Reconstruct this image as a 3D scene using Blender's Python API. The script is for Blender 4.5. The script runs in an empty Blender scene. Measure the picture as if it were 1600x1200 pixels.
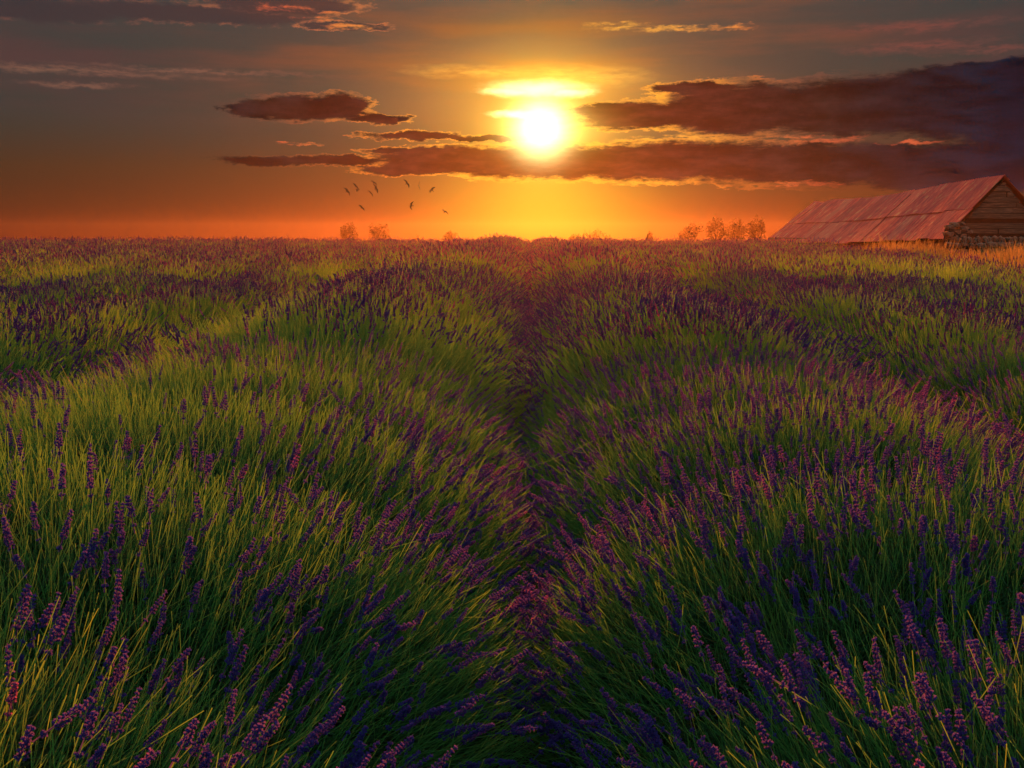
import bpy, bmesh, math, random
import numpy as np
from mathutils import Vector, Matrix, Quaternion
PI = math.pi
rng = np.random.default_rng(11)
random.seed(11)
S = bpy.context.scene
COL = S.collection

# ------------------------------------------------------------------ camera
F = 1550.0 / 1600.0            # focal length in picture widths
CAM = Vector((0.0, 0.0, 1.6))
PITCH = math.atan(234 / 1550)
YAW = math.atan(25 / 1550)
cam_d = bpy.data.cameras.new('camera')
cam = bpy.data.objects.new('camera', cam_d)
COL.objects.link(cam)
cam_d.sensor_width = 36
cam_d.lens = 36 * F
cam_d.clip_start = 0.05
cam_d.clip_end = 3000
cam.location = CAM
cam.rotation_euler = (PI / 2 - PITCH, 0, YAW)
S.camera = cam
CAMROT = cam.rotation_euler.to_matrix()


def ray(px, py):
    return (CAMROT @ Vector(((px - 800) / 1550, (600 - py) / 1550, -1))).normalized()


def azel(px, py):
    d = ray(px, py)
    return math.degrees(math.atan2(d.x, d.y)), math.degrees(math.asin(d.z))


def spot(px, py, y):
    d = ray(px, py)
    return CAM + d * ((y - CAM.y) / d.y)


# ------------------------------------------------------------------ node helper
class NB:
    def __init__(self, tree):
        self.t = tree

    def new(self, typ, **kw):
        n = self.t.nodes.new(typ)
        for k, v in kw.items():
            setattr(n, k, v)
        return n

    def put(self, sock, v):
        if isinstance(v, bpy.types.NodeSocket):
            self.t.links.new(v, sock)
        elif v is not None:
            if sock.type == 'RGBA' and len(v) == 3:
                v = (*v, 1)
            sock.default_value = v

    def m(self, op, a, b=None, c=None, clamp=False):
        n = self.new('ShaderNodeMath', operation=op, use_clamp=clamp)
        for s, v in zip(n.inputs, (a, b, c)):
            self.put(s, v)
        return n.outputs[0]

    def vm(self, op, a, b=None, scale=None):
        n = self.new('ShaderNodeVectorMath', operation=op)
        self.put(n.inputs[0], a)
        self.put(n.inputs[1], b)
        if scale is not None:
            self.put(n.inputs['Scale'], scale)
        return n.outputs['Value'] if op in ('DOT_PRODUCT', 'LENGTH', 'DISTANCE') else n.outputs[0]

    def mix(self, f, a, b, blend='MIX'):
        n = self.new('ShaderNodeMix', data_type='RGBA', blend_type=blend)
        self.put(n.inputs[0], f)
        self.put(n.inputs[6], a)
        self.put(n.inputs[7], b)
        return n.outputs[2]

    def step(self, x, a, b, lo=0.0, hi=1.0):
        n = self.new('ShaderNodeMapRange', interpolation_type='SMOOTHSTEP')
        for s, v in zip(n.inputs, (x, a, b, lo, hi)):
            self.put(s, v)
        return n.outputs[0]

    def ramp(self, x, stops):
        n = self.new('ShaderNodeValToRGB')
        e = n.color_ramp.elements
        while len(e) > 1:
            e.remove(e[-1])
        for i, (p, c) in enumerate(stops):
            q = e[0] if i == 0 else e.new(p)
            q.position = p
            q.color = (*c, 1)
        self.put(n.inputs[0], x)
        return n.outputs[0]

    def noise(self, vec, scale, detail=4, rough=0.55, color=False):
        n = self.new('ShaderNodeTexNoise')
        self.put(n.inputs['Vector'], vec)
        n.inputs['Scale'].default_value = scale
        n.inputs['Detail'].default_value = detail
        n.inputs['Roughness'].default_value = rough
        return n.outputs['Color' if color else 'Fac']


# ------------------------------------------------------------------ world: dusk sky with clouds
SUN_AZ, SUN_EL = azel(845, 200)
sun_dir = ray(845, 200)
W = bpy.data.worlds.new('World')
S.world = W
W.use_nodes = True
W.node_tree.nodes.clear()
b = NB(W.node_tree)
tc = b.new('ShaderNodeTexCoord').outputs['Generated']
sep = b.new('ShaderNodeSeparateXYZ')
b.put(sep.inputs[0], tc)
AZ = b.m('MULTIPLY', b.m('ARCTAN2', sep.outputs[0], sep.outputs[1]), 57.29578)
EL = b.m('MULTIPLY', b.m('ARCSINE', sep.outputs[2]), 57.29578)
cmb = b.new('ShaderNodeCombineXYZ')
b.put(cmb.inputs[0], AZ)
b.put(cmb.inputs[1], EL)
AE = cmb.outputs[0]
dot = b.vm('DOT_PRODUCT', tc, tuple(sun_dir))
ANG = b.m('MULTIPLY', b.m('ARCCOSINE', b.m('MINIMUM', dot, 1.0)), 57.29578)


def gauss(caz, cel, saz, sel):
    x = b.m('DIVIDE', b.m('SUBTRACT', AZ, caz), saz)
    y = b.m('DIVIDE', b.m('SUBTRACT', EL, cel), sel)
    r = b.m('ADD', b.m('MULTIPLY', x, x), b.m('MULTIPLY', y, y))
    return b.m('EXPONENT', b.m('MULTIPLY', r, -1.0))


# clear-air gradient: warm at the horizon, teal grey above, bluer to the zenith
nish = b.new('ShaderNodeTexSky', sky_type='NISHITA')
nish.sun_disc = False
nish.sun_elevation = math.radians(SUN_EL)
nish.sun_rotation = math.radians(SUN_AZ)
nish.dust_density = 3.0
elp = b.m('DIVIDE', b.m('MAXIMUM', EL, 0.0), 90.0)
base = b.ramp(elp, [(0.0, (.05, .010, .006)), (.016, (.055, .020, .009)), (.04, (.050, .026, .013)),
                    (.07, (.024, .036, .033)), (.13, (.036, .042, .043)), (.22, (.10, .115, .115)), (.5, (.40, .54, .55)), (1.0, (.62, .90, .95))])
# away from the sun the warm horizon fades to dusk
away = b.step(b.m('ABSOLUTE', b.m('SUBTRACT', AZ, SUN_AZ)), 45.0, 150.0)
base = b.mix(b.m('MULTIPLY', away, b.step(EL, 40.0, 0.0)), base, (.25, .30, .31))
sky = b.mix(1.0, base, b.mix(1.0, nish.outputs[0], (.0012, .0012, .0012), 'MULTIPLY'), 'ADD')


def add_glow(sky, g, colr, k):
    return b.mix(1.0, sky, b.mix(1.0, (0, 0, 0), b.mix(b.m('MULTIPLY', g, 1.0), (0, 0, 0), tuple(c * k for c in colr)), 'ADD'), 'ADD')


# veils of high cloud, drawn out sideways
vst = b.new('ShaderNodeMapping')
b.put(vst.inputs[0], AE)
vst.inputs['Scale'].default_value = (.055, .42, 1)
vst.inputs['Rotation'].default_value = (0, 0, math.radians(1.0))
veil = b.noise(vst.outputs[0], 1.0, 7, .56)
veil_m = b.m('MULTIPLY', b.step(veil, .40, .66), b.step(EL, 4.5, 9.0))
sky = b.mix(b.m('MULTIPLY', veil_m, .85), sky, b.mix(b.step(ANG, 24.0, 5.0), (.085, .045, .042), (.26, .095, .03)))

sky = add_glow(sky, gauss(SUN_AZ - .5, -1.0, 24, 4.0), (1, .11, .006), .09)
sky = add_glow(sky, gauss(SUN_AZ + .3, 1.0, 5.5, 2.4), (1, .56, .02), .58)
sky = add_glow(sky, b.m('EXPONENT', b.m('DIVIDE', ANG, -1.9)), (1, .56, .02), 1.9)
sky = add_glow(sky, gauss(SUN_AZ + 1.0, SUN_EL + 2.5, 3.6, .75), (1, .55, .04), .35)
sky = add_glow(sky, gauss(SUN_AZ - .5, SUN_EL + 1.6, 7.0, 2.6), (1, .36, .02), .38)

# cloud bodies: ellipses (photo px: centre, half size) frayed by noise
warp = b.noise(b.vm('MULTIPLY', AE, (.55, 1.15, 1)), 1.0, 6, .62, color=True)
warp2 = b.noise(b.vm('MULTIPLY', AE, (2.1, 5.0, 1)), 1.0, 4, .6, color=True)
AEw = b.vm('ADD', AE, b.vm('MULTIPLY', b.vm('SUBTRACT', warp, (.5, .5, .5)), (4.2, .75, 0)))
AEw = b.vm('ADD', AEw, b.vm('MULTIPLY', b.vm('SUBTRACT', warp2, (.5, .5, .5)), (.9, .24, 0)))

warp3 = b.noise(b.vm('MULTIPLY', AE, (2.6, 9.0, 1)), 1.0, 5, .68, color=True)
AEw = b.vm('ADD', AEw, b.vm('MULTIPLY', b.vm('SUBTRACT', warp3, (.5, .5, .5)), (1.3, .24, 0)))
fray = b.m('SUBTRACT', b.noise(b.vm('MULTIPLY', AE, (.9, 4.6, 1)), 1.0, 7, .66), .5)


def ell(vec, cx, cy, hx, hy):
    a, e = azel(cx, cy)
    a1, _ = azel(cx + hx, cy)
    _, e1 = azel(cx, cy - hy)
    sx, sy = 1 / abs(a1 - a), 1 / abs(e1 - e)
    n = b.new('ShaderNodeMapping')
    b.put(n.inputs[0], vec)
    n.inputs['Location'].default_value = (-a * sx, -e * sy, 0)
    n.inputs['Scale'].default_value = (sx, sy, 0)
    g = b.new('ShaderNodeTexGradient', gradient_type='SPHERICAL')
    b.put(g.inputs[0], n.outputs[0])
    return g.outputs['Fac']


def union(vec, items):
    out = None
    for it in items:
        g = ell(vec, *it)
        out = g if out is None else b.m('MAXIMUM', out, g)
    return out


LEFT = [(460, 170, 122, 27), (520, 166, 80, 27), (400, 172, 66, 16), (588, 186, 72, 9),
        (430, 251, 132, 11), (535, 251, 90, 10), (655, 213, 115, 9), (760, 217, 90, 6)]
BANK = [(720, 250, 180, 29), (860, 254, 230, 36), (1050, 252, 290, 42), (1270, 256, 340, 46), (1530, 262, 330, 60), (1700, 250, 260, 70),
        (640, 264, 110, 11), (655, 236, 120, 9),
        (1010, 180, 170, 30), (950, 172, 95, 17), (1160, 170, 210, 56), (1360, 165, 300, 66), (1600, 170, 360, 84), (1560, 112, 270, 27), (1085, 137, 95, 13),
        (1620, 215, 200, 40)]
D = b.m('MAXIMUM', union(AEw, LEFT), union(AEw, BANK))
D = b.m('ADD', D, b.m('MULTIPLY', b.m('MULTIPLY', fray, .55), b.step(D, 0.0, .10)))
TOPS = [(40, 14, 190, 26), (300, 22, 240, 18), (440, 6, 150, 22), (540, 42, 90, 9)]
T = union(AEw, TOPS)

near_sun = b.step(ANG, 19.0, 2.0)
rim_col = b.mix(b.step(ANG, 16.0, 3.0), (.70, .15, .035), (1.25, .56, .045))
rim_amt = b.m('MULTIPLY', b.step(ANG, 18.0, 5.0), .95)
body_col = b.ramp(b.m('DIVIDE', ANG, 34.0), [(0, (.30, .09, .012)), (.10, (.11, .030, .013)), (.24, (.062, .021, .017)), (.45, (.030, .017, .015)),
                                           (.70, (.003, .012, .026)), (1.0, (.0005, .012, .034))])
tex = b.noise(b.vm('MULTIPLY', AE, (.4, 1.4, 1)), 1.0, 6, .6)
body_col = b.mix(b.step(tex, .35, .75), b.vm('SCALE', body_col, None, .40), b.vm('SCALE', body_col, None, 1.35))
# top-left loose dusk clouds, lit pink underneath
tm = b.step(T, .10, .42)
te = b.m('MULTIPLY', b.m('MULTIPLY', b.step(T, .02, .22), b.step(b.noise(b.vm('MULTIPLY', AE, (.8, 1.6, 1)), 1.0, 4), .40, .64)), b.m('SUBTRACT', 1.0, tm))
sky = b.mix(b.m('MULTIPLY', te, .75), sky, b.mix(b.step(AZ, -24.0, -8.0), (.24, .085, .06), (.85, .27, .07)))
sky = b.mix(b.m('MULTIPLY', tm, .7), sky, (.045, .032, .036))
# main dark clouds
body = b.step(D, .15, .42)
halo = b.m('MULTIPLY', b.step(D, .08, .16), b.step(b.noise(b.vm('MULTIPLY', AE, (.9, 1.6, 1)), 1.0, 3), .32, .62, .25, 1.0))
edge = b.m('MULTIPLY', halo, b.m('SUBTRACT', 1.0, body))
sky = b.mix(b.m('MULTIPLY', edge, rim_amt), sky, rim_col)
sky = b.mix(body, sky, body_col)
# thin lit streaks
ST = union(AEw, [(965, 41, 70, 9), (1060, 44, 90, 7), (1150, 42, 60, 6), (460, 225, 40, 4), (1270, 218, 120, 9), (1420, 224, 60, 5), (1060, 216, 130, 6), (1240, 287, 90, 6), (545, 43, 55, 7), (500, 30, 60, 6), (440, 12, 70, 6), (520, 20, 40, 5)])
sky = b.mix(b.m('MULTIPLY', b.m('MULTIPLY', b.step(ST, .05, .85), b.step(fray, -.12, .10)), 1.0), sky, b.mix(b.step(ANG, 16.0, 6.0), (.60, .12, .045), (.95, .46, .06)))
SP = union(AEw, [(1420, 42, 260, 12), (1440, 70, 200, 14), (1560, 75, 140, 10), (60, 108, 420, 9), (330, 112, 300, 7), (120, 132, 130, 6)])
sky = b.mix(b.m('MULTIPLY', b.m('MULTIPLY', b.step(SP, .0, 1.0), b.step(fray, -.2, .12)), .6), sky, b.mix(b.step(AZ, -20.0, 0.0), (.28, .13, .08), (.24, .07, .05)))
# sun and the lit cloud just over it
AEs = b.vm('ADD', AE, b.vm('MULTIPLY', b.vm('SUBTRACT', warp, (.5, .5, .5)), (2.2, .55, 0)))
UP = union(AEs, [(840, 139, 105, 20), (800, 143, 70, 11), (885, 145, 65, 11), (800, 178, 48, 9)])
UPW = b.m('MULTIPLY', union(AEs, [(915, 120, 120, 22), (760, 112, 160, 14), (870, 116, 60, 20)]), b.step(fray, -.25, .2))
sky = add_glow(sky, b.step(UP, .0, 1.0), (1.0, .74, .26), 2.6)
sky = add_glow(sky, UPW, (1.0, .52, .05), .6)
# the sun's own disc and the aureole round it, in front of the thin cloud
r2 = b.m('POWER', b.m('DIVIDE', b.m('ADD', ANG, b.m('MULTIPLY', fray, .35)), 1.28), 2.0)
sky = add_glow(sky, b.m('EXPONENT', b.m('MULTIPLY', r2, -1.0)), (1.0, .80, .30), 5.0)
sky = add_glow(sky, gauss(SUN_AZ + .4, SUN_EL, 2.5, 1.1), (1.0, .66, .12), .75)
sky = add_glow(sky, b.m('EXPONENT', b.m('DIVIDE', ANG, -1.7)), (1.0, .42, .03), .62)
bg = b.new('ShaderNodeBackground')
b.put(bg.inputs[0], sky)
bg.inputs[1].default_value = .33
wo = b.new('ShaderNodeOutputWorld')
W.node_tree.links.new(bg.outputs[0], wo.inputs[0])
W.cycles.sampling_method = 'MANUAL'
W.cycles.sample_map_resolution = 1024

# ------------------------------------------------------------------ sun, exposure, render settings
sl = bpy.data.lights.new('sun', 'SUN')
sl.energy = 5.0
sl.angle = math.radians(2.0)
sl.color = (1.0, .15, .015)
sun = bpy.data.objects.new('sun', sl)
COL.objects.link(sun)
sun.rotation_euler = (-sun_dir).to_track_quat('-Z', 'Y').to_euler()
S.view_settings.view_transform = 'Standard'
S.view_settings.look = 'None'
S.view_settings.exposure = 1.6
S.view_settings.gamma = 1.0
S.view_settings.use_curve_mapping = False
cy = S.cycles
cy.max_bounces = 5
cy.diffuse_bounces = 3
cy.glossy_bounces = 2
cy.transmission_bounces = 3
cy.volume_bounces = 0
cy.transparent_max_bounces = 4
cy.use_denoising = True
cy.caustics_reflective = False
cy.caustics_refractive = False
cy.sample_clamp_indirect = 4


# ------------------------------------------------------------------ scene helpers
def prop(o, label=None, cat=None, group=None, kind=None):
    for k, v in (('label', label), ('category', cat), ('group', group), ('kind', kind)):
        if v:
            o[k] = v
    return o


def link(name, data, parent=None, mat=None):
    o = bpy.data.objects.new(name, data)
    COL.objects.link(o)
    if parent is not None:
        o.parent = parent
    if mat is not None and data is not None and not data.materials:
        data.materials.append(mat)
    return o


def mesh(name, verts, faces, mat=None, smooth=False):
    me = bpy.data.meshes.new(name)
    me.from_pydata([tuple(v) for v in verts], [], [tuple(f) for f in faces])
    if smooth:
        me.polygons.foreach_set('use_smooth', [True] * len(me.polygons))
    if mat is not None:
        me.materials.append(mat)
    me.update()
    return me


def vnoise(x, seed):
    """smooth 1-D value noise, numpy"""
    r = np.random.default_rng(seed).uniform(-1, 1, 4096)
    x = np.asarray(x, float) + 1000
    i = np.floor(x).astype(int)
    f = x - i
    f = f * f * (3 - 2 * f)
    return r[i % 4096] * (1 - f) + r[(i + 1) % 4096] * f


def vnoise2(x, y, seed):
    r = np.random.default_rng(seed).uniform(-1, 1, (256, 256))
    x = np.asarray(x, float) + 500
    y = np.asarray(y, float) + 500
    i = np.floor(x).astype(int)
    j = np.floor(y).astype(int)
    f = x - i
    g = y - j
    f = f * f * (3 - 2 * f)
    g = g * g * (3 - 2 * g)
    i %= 256
    j %= 256
    i1 = (i + 1) % 256
    j1 = (j + 1) % 256
    return (r[i, j] * (1 - f) + r[i1, j] * f) * (1 - g) + (r[i, j1] * (1 - f) + r[i1, j1] * f) * g


def terrain(x, y):
    y = np.asarray(y, float)
    x = np.asarray(x, float)
    drop = np.maximum(0, y - 64)
    return -0.022 * drop - 0.00006 * drop ** 2 + 0.06 * vnoise2(x / 14, y / 14, 5) * np.clip((y - 12) / 20, 0, 1)


# ------------------------------------------------------------------ materials
def principled(name, rough=.8):
    m = bpy.data.materials.new(name)
    m.use_nodes = True
    nt = m.node_tree
    p = nt.nodes['Principled BSDF']
    p.inputs['Roughness'].default_value = rough
    p.inputs['Specular IOR Level'].default_value = .25
    return m, NB(nt), p


def plant_mat(name, lo, hi, alt, trans, rough=.6):
    """lo/hi: colour from foot to tip (attribute 'along'), alt: the tone of some of the plants, raised on far rows as painted warm glow (attribute 'tint')"""
    m, n, p = principled(name, rough)
    a = n.new('ShaderNodeAttribute', attribute_name='along').outputs['Fac']
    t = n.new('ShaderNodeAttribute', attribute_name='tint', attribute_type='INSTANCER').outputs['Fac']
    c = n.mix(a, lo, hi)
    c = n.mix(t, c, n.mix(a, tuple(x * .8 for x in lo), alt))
    n.put(p.inputs['Base Color'], c)
    tr = n.new('ShaderNodeBsdfTranslucent')
    n.put(tr.inputs[0], c)
    mx = n.new('ShaderNodeMixShader')
    mx.inputs[0].default_value = trans
    n.t.links.new(p.outputs[0], mx.inputs[1])
    n.t.links.new(tr.outputs[0], mx.inputs[2])
    n.t.links.new(mx.outputs[0], n.t.nodes['Material Output'].inputs[0])
    return m


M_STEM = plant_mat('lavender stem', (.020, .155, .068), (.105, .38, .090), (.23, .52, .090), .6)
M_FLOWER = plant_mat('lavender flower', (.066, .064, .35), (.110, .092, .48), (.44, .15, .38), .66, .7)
M_LEAF = plant_mat('lavender leaf', (.025, .11, .045), (.05, .17, .065), (.11, .16, .06), .4)
M_STRAW = plant_mat('dry grass', (.16, .10, .03), (.46, .40, .13), (.22, .28, .08), .40)

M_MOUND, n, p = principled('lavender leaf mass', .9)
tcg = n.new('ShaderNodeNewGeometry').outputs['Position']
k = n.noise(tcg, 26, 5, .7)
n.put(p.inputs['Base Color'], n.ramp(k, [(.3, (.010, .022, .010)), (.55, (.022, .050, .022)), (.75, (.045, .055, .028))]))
bp = n.new('ShaderNodeBump')
bp.inputs['Strength'].default_value = 1
bp.inputs['Distance'].default_value = .03
n.put(bp.inputs['Height'], n.noise(tcg, 60, 3, .7))
n.put(p.inputs['Normal'], bp.outputs[0])

M_SOIL, n, p = principled('soil', .95)
tcg = n.new('ShaderNodeNewGeometry').outputs['Position']
n.put(p.inputs['Base Color'], n.ramp(n.noise(tcg, 9, 6, .7), [(.3, (.018, .014, .012)), (.6, (.045, .034, .026)), (.8, (.075, .058, .040))]))
bp = n.new('ShaderNodeBump')
bp.inputs['Strength'].default_value = 1
bp.inputs['Distance'].default_value = .04
n.put(bp.inputs['Height'], n.noise(tcg, 22, 5, .7))
n.put(p.inputs['Normal'], bp.outputs[0])

# ------------------------------------------------------------------ ground
gx = np.concatenate([-np.geomspace(260, 12, 24), np.linspace(-10, 10, 21), np.geomspace(12, 260, 24)])
gy = np.concatenate([[-60, -20, -5], np.linspace(-2, 20, 23), np.geomspace(22, 240, 44)])
GX, GY = np.meshgrid(gx, gy)
GZ = terrain(GX, GY)
nx = len(gx)
vs = np.stack([GX, GY, GZ], -1).reshape(-1, 3)
fs = [(j * nx + i, j * nx + i + 1, (j + 1) * nx + i + 1, (j + 1) * nx + i) for j in range(len(gy) - 1) for i in range(nx - 1)]
prop(link('ground', mesh('ground', vs, fs, M_SOIL, True)), kind='structure')


# ------------------------------------------------------------------ plant pieces that are scattered
class PB:
    """collects ribbons with an 'along' value per vertex"""

    def __init__(self):
        self.v, self.f, self.a = [], [], []

    def ribbon(self, pts, r, a0=0.0, a1=1.0, side=None, tip=.45):
        """V-folded ribbon following pts"""
        pts = [Vector(q) for q in pts]
        nn = len(pts)
        i0 = len(self.v)
        ang = random.uniform(0, 2 * PI) if side is None else side
        s = Vector((math.cos(ang), math.sin(ang), 0))
        for i, q in enumerate(pts):
            t = (pts[min(i + 1, nn - 1)] - pts[max(i - 1, 0)]).normalized()
            u = (s - t * s.dot(t)).normalized()
            w = t.cross(u)
            f = i / (nn - 1)
            rr = r * (1 - (1 - tip) * f)
            self.v += [q - u * rr + w * rr * .5, q - w * rr * .5, q + u * rr + w * rr * .5]
            self.a += [a0 + (a1 - a0) * f] * 3
        for i in range(nn - 1):
            k = i0 + i * 3
            self.f += [(k, k + 1, k + 4, k + 3), (k + 1, k + 2, k + 5, k + 4)]

    def cone(self, p, d, L, r, nseg=4, a=.5, flare=1.0):
        """little open cup (a floret or calyx)"""
        d = d.normalized()
        u = d.orthogonal().normalized()
        w = d.cross(u)
        i0 = len(self.v)
        ph = random.uniform(0, 2 * PI)
        self.v.append(p)
        self.a.append(max(0, a - .25))
        for k in range(nseg):
            g = ph + 2 * PI * k / nseg
            self.v.append(p + d * L + (u * math.cos(g) + w * math.sin(g)) * r * flare)
            self.a.append(min(1, a + random.uniform(-.15, .35)))
        for k in range(nseg):
            self.f.append((i0, i0 + 1 + k, i0 + 1 + (k + 1) % nseg))

    def spindle(self, pts, rs, nseg=4, a=.5):
        i0 = len(self.v)
        for i, (q, r) in enumerate(zip(pts, rs)):
            ph = random.uniform(0, 2 * PI)
            for k in range(nseg):
                g = ph + 2 * PI * k / nseg
                self.v.append(Vector(q) + Vector((math.cos(g) * r, math.sin(g) * r, random.uniform(-.2, .2) * r)))
                self.a.append(min(1, max(0, a + random.uniform(-.4, .4))))
        for i in range(len(pts) - 1):
            for k in range(nseg):
                k1 = (k + 1) % nseg
                self.f.append((i0 + i * nseg + k, i0 + i * nseg + k1, i0 + (i + 1) * nseg + k1, i0 + (i + 1) * nseg + k))

    def build(self, name, mat, smooth=False):
        me = mesh(name, self.v, self.f, mat, smooth)
        at = me.attributes.new('along', 'FLOAT', 'POINT')
        at.data.foreach_set('value', self.a)
        return me


def coll(name, meshes):
    c = bpy.data.collections.new(name)
    for i, me in enumerate(meshes):
        c.objects.link(bpy.data.objects.new('%s_%02d' % (name, i), me))
    return c


def stem_curve(L, bend, wob, nseg):
    ph = random.uniform(0, 2 * PI)
    return [Vector((bend * L * (i / nseg) ** 2 + wob * math.sin(ph + 3 * i / nseg) * i / nseg, wob * math.cos(ph + 2.3 * i / nseg) * i / nseg, L * i / nseg)) for i in range(nseg + 1)]


def tip_frame(pts):
    t = (pts[-1] - pts[-2]).normalized()
    return pts[-1], t


def spike(pb, p, t, L, detailed):
    """a lavender spike: whorls of buds up the stem end, one loose whorl below"""
    t = (t + Vector((0, 0, .15))).normalized()
    u = t.orthogonal().normalized()
    w = t.cross(u)
    if detailed:
        nw = max(6, int(L / .0078))
        zs = [(-.020 - random.uniform(0, .012), .7)] + [(L * i / nw, 1.0) for i in range(nw)]
        for j, (z, s) in enumerate(zs):
            f = max(0, z) / L
            rad = (.0045 * (1 - .55 * f ** 2)) * s
            k0 = random.uniform(0, PI)
            m = 6 if f < .7 else 4
            for q in range(m):
                g = k0 + 2 * PI * q / m + random.uniform(-.25, .25)
                o = u * math.cos(g) + w * math.sin(g)
                pb.cone(p + t * (z + random.uniform(-.0015, .0015)) + o * rad * .35, o * (.8 - .45 * f) + t * .9,
                        random.uniform(.0068, .0105) * (1 - .3 * f) * s * (.35 if random.random() < .12 else 1), random.uniform(.0021, .0032), 4, random.uniform(.1, .8))
        pb.ribbon([p - t * .036, p, p + t * L * .5, p + t * L * 1.02], .0016, .1, .3)
    else:
        m = 6
        pts = [p + t * (L * i / m - .004) for i in range(m + 1)]
        rs = [.6 + .4 * math.sin(2.2 + i * 2.9) for i in range(m + 1)]
        rs = [(.0062 if i not in (0, m) else .002) * (.75 + .5 * random.random()) * (1 - .35 * i / m) for i in range(m + 1)]
        pb.spindle(pts, rs, 4, random.uniform(.2, .7))
        if random.random() < .5:
            pb.spindle([p - t * .022, p - t * .017, p - t * .012], [.0015, .007, .0015], 4, .5)


N_ST = 10
near_stems, near_spikes = [], []
for i in range(N_ST):
    L = .5
    pts = stem_curve(L, random.uniform(.06, .22), random.uniform(.003, .02), 5)
    pb = PB()
    pb.ribbon(pts, random.uniform(.0014, .0020), random.uniform(0, .1), 1.0)
    if random.random() < .5:      # a pair of narrow leaves low on the stem
        for s in (-1, 1):
            q = pts[2]
            pb.ribbon([q, q + Vector((s * .012, .006, .02)), q + Vector((s * .02, .008, .045))], .0016, .2, .4)
    near_stems.append(pb.build('lavender_stem', M_STEM))
    pb = PB()
    p0, t0 = tip_frame(pts)
    spike(pb, p0, t0, random.uniform(.040, .075), True)
    near_spikes.append(pb.build('flower_spike', M_FLOWER))
leaf_tufts = []
for i in range(5):
    pb = PB()
    for k in range(16):
        g = random.uniform(0, 2 * PI)
        o = Vector((math.cos(g), math.sin(g), 0))
        L = random.uniform(.05, .11)
        q = Vector((random.uniform(-.03, .03), random.uniform(-.03, .03), 0))
        e = random.uniform(.3, .9)
        pb.ribbon([q, q + Vector((0, 0, L * .5)) + o * L * .2 * e, q + Vector((0, 0, L * .9)) + o * L * .7 * e], random.uniform(.0016, .0026), 0, 1)
    leaf_tufts.append(pb.build('leaf_tuft', M_LEAF))
mid_stems, mid_spikes = [], []
for i in range(6):
    ps, pf = PB(), PB()
    for k in range(13):
        off = Vector((random.gauss(0, .06), random.gauss(0, .06), 0))
        L = random.uniform(.46, .58) if k < 4 else random.uniform(.30, .46)
        ln = Vector((random.gauss(0, .06), random.gauss(0, .06), 0))
        pts = [q + off + ln * (q.z / L) for q in stem_curve(L, random.uniform(.05, .2), .01, 3)]
        ps.ribbon(pts, random.uniform(.0020, .0028), 0, 1)
        if k < 4:
            p0, t0 = tip_frame(pts)
            i0 = len(pf.v)
            spike(pf, p0, t0, random.uniform(.050, .085), False)
            for q in range(i0, len(pf.v)):
                pf.v[q] = p0 + t0 * (pf.v[q] - p0).dot(t0) + ((pf.v[q] - p0) - t0 * (pf.v[q] - p0).dot(t0)) * 1.15
    mid_stems.append(ps.build('stem_tuft', M_STEM))
    mid_spikes.append(pf.build('spike_tuft', M_FLOWER))
far_stems, far_spikes = [], []
for i in range(5):
    ps, pf = PB(), PB()
    for k in range(20):
        off = Vector((random.gauss(0, .12), random.gauss(0, .12), 0))
        L = random.uniform(.42, .56) if k < 9 else random.uniform(.24, .42)
        ln = Vector((random.gauss(0, .07), random.gauss(0, .07), 0))
        pts = [q + off + ln * (q.z / L) for q in stem_curve(L, random.uniform(.05, .2), .01, 2)]
        ps.ribbon(pts, random.uniform(.0028, .0042), .1, 1)
        if k < 9:
            p0, t0 = tip_frame(pts)
            h = random.uniform(.05, .09)
            pf.spindle([p0, p0 + t0 * h * .35, p0 + t0 * h], [.003, .0088, .002], 3, random.uniform(.2, .8))
    far_stems.append(ps.build('stem_tuft', M_STEM))
    far_spikes.append(pf.build('spike_tuft', M_FLOWER))
C_NS = coll('near_stem', near_stems + leaf_tufts)
C_NF = coll('near_spike', near_spikes)
C_MS = coll('mid_stem', mid_stems)
C_MF = coll('mid_spike', mid_spikes)
C_FS = coll('far_stem', far_stems)
C_FF = coll('far_spike', far_spikes)

_trees = {}


def scatter_tree(c):
    if c.name in _trees:
        return _trees[c.name]
    g = bpy.data.node_groups.new('scatter ' + c.name, 'GeometryNodeTree')
    g.interface.new_socket('Geometry', in_out='INPUT', socket_type='NodeSocketGeometry')
    g.interface.new_socket('Geometry', in_out='OUTPUT', socket_type='NodeSocketGeometry')
    N = g.nodes
    i = N.new('NodeGroupInput')
    o = N.new('NodeGroupOutput')
    ci = N.new('GeometryNodeCollectionInfo')
    ci.inputs['Collection'].default_value = c
    ci.inputs['Separate Children'].default_value = True
    ci.inputs['Reset Children'].default_value = True
    ins = N.new('GeometryNodeInstanceOnPoints')
    ins.inputs['Pick Instance'].default_value = True

    def attr(nm, t):
        a = N.new('GeometryNodeInputNamedAttribute')
        a.data_type = t
        a.inputs['Name'].default_value = nm
        return a.outputs['Attribute']
    L = g.links.new
    L(i.outputs[0], ins.inputs['Points'])
    L(ci.outputs[0], ins.inputs['Instance'])
    L(attr('idx', 'INT'), ins.inputs['Instance Index'])
    L(attr('rot', 'QUATERNION'), ins.inputs['Rotation'])
    L(attr('scl', 'FLOAT'), ins.inputs['Scale'])
    L(ins.outputs[0], o.inputs[0])
    _trees[c.name] = g
    return g


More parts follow.
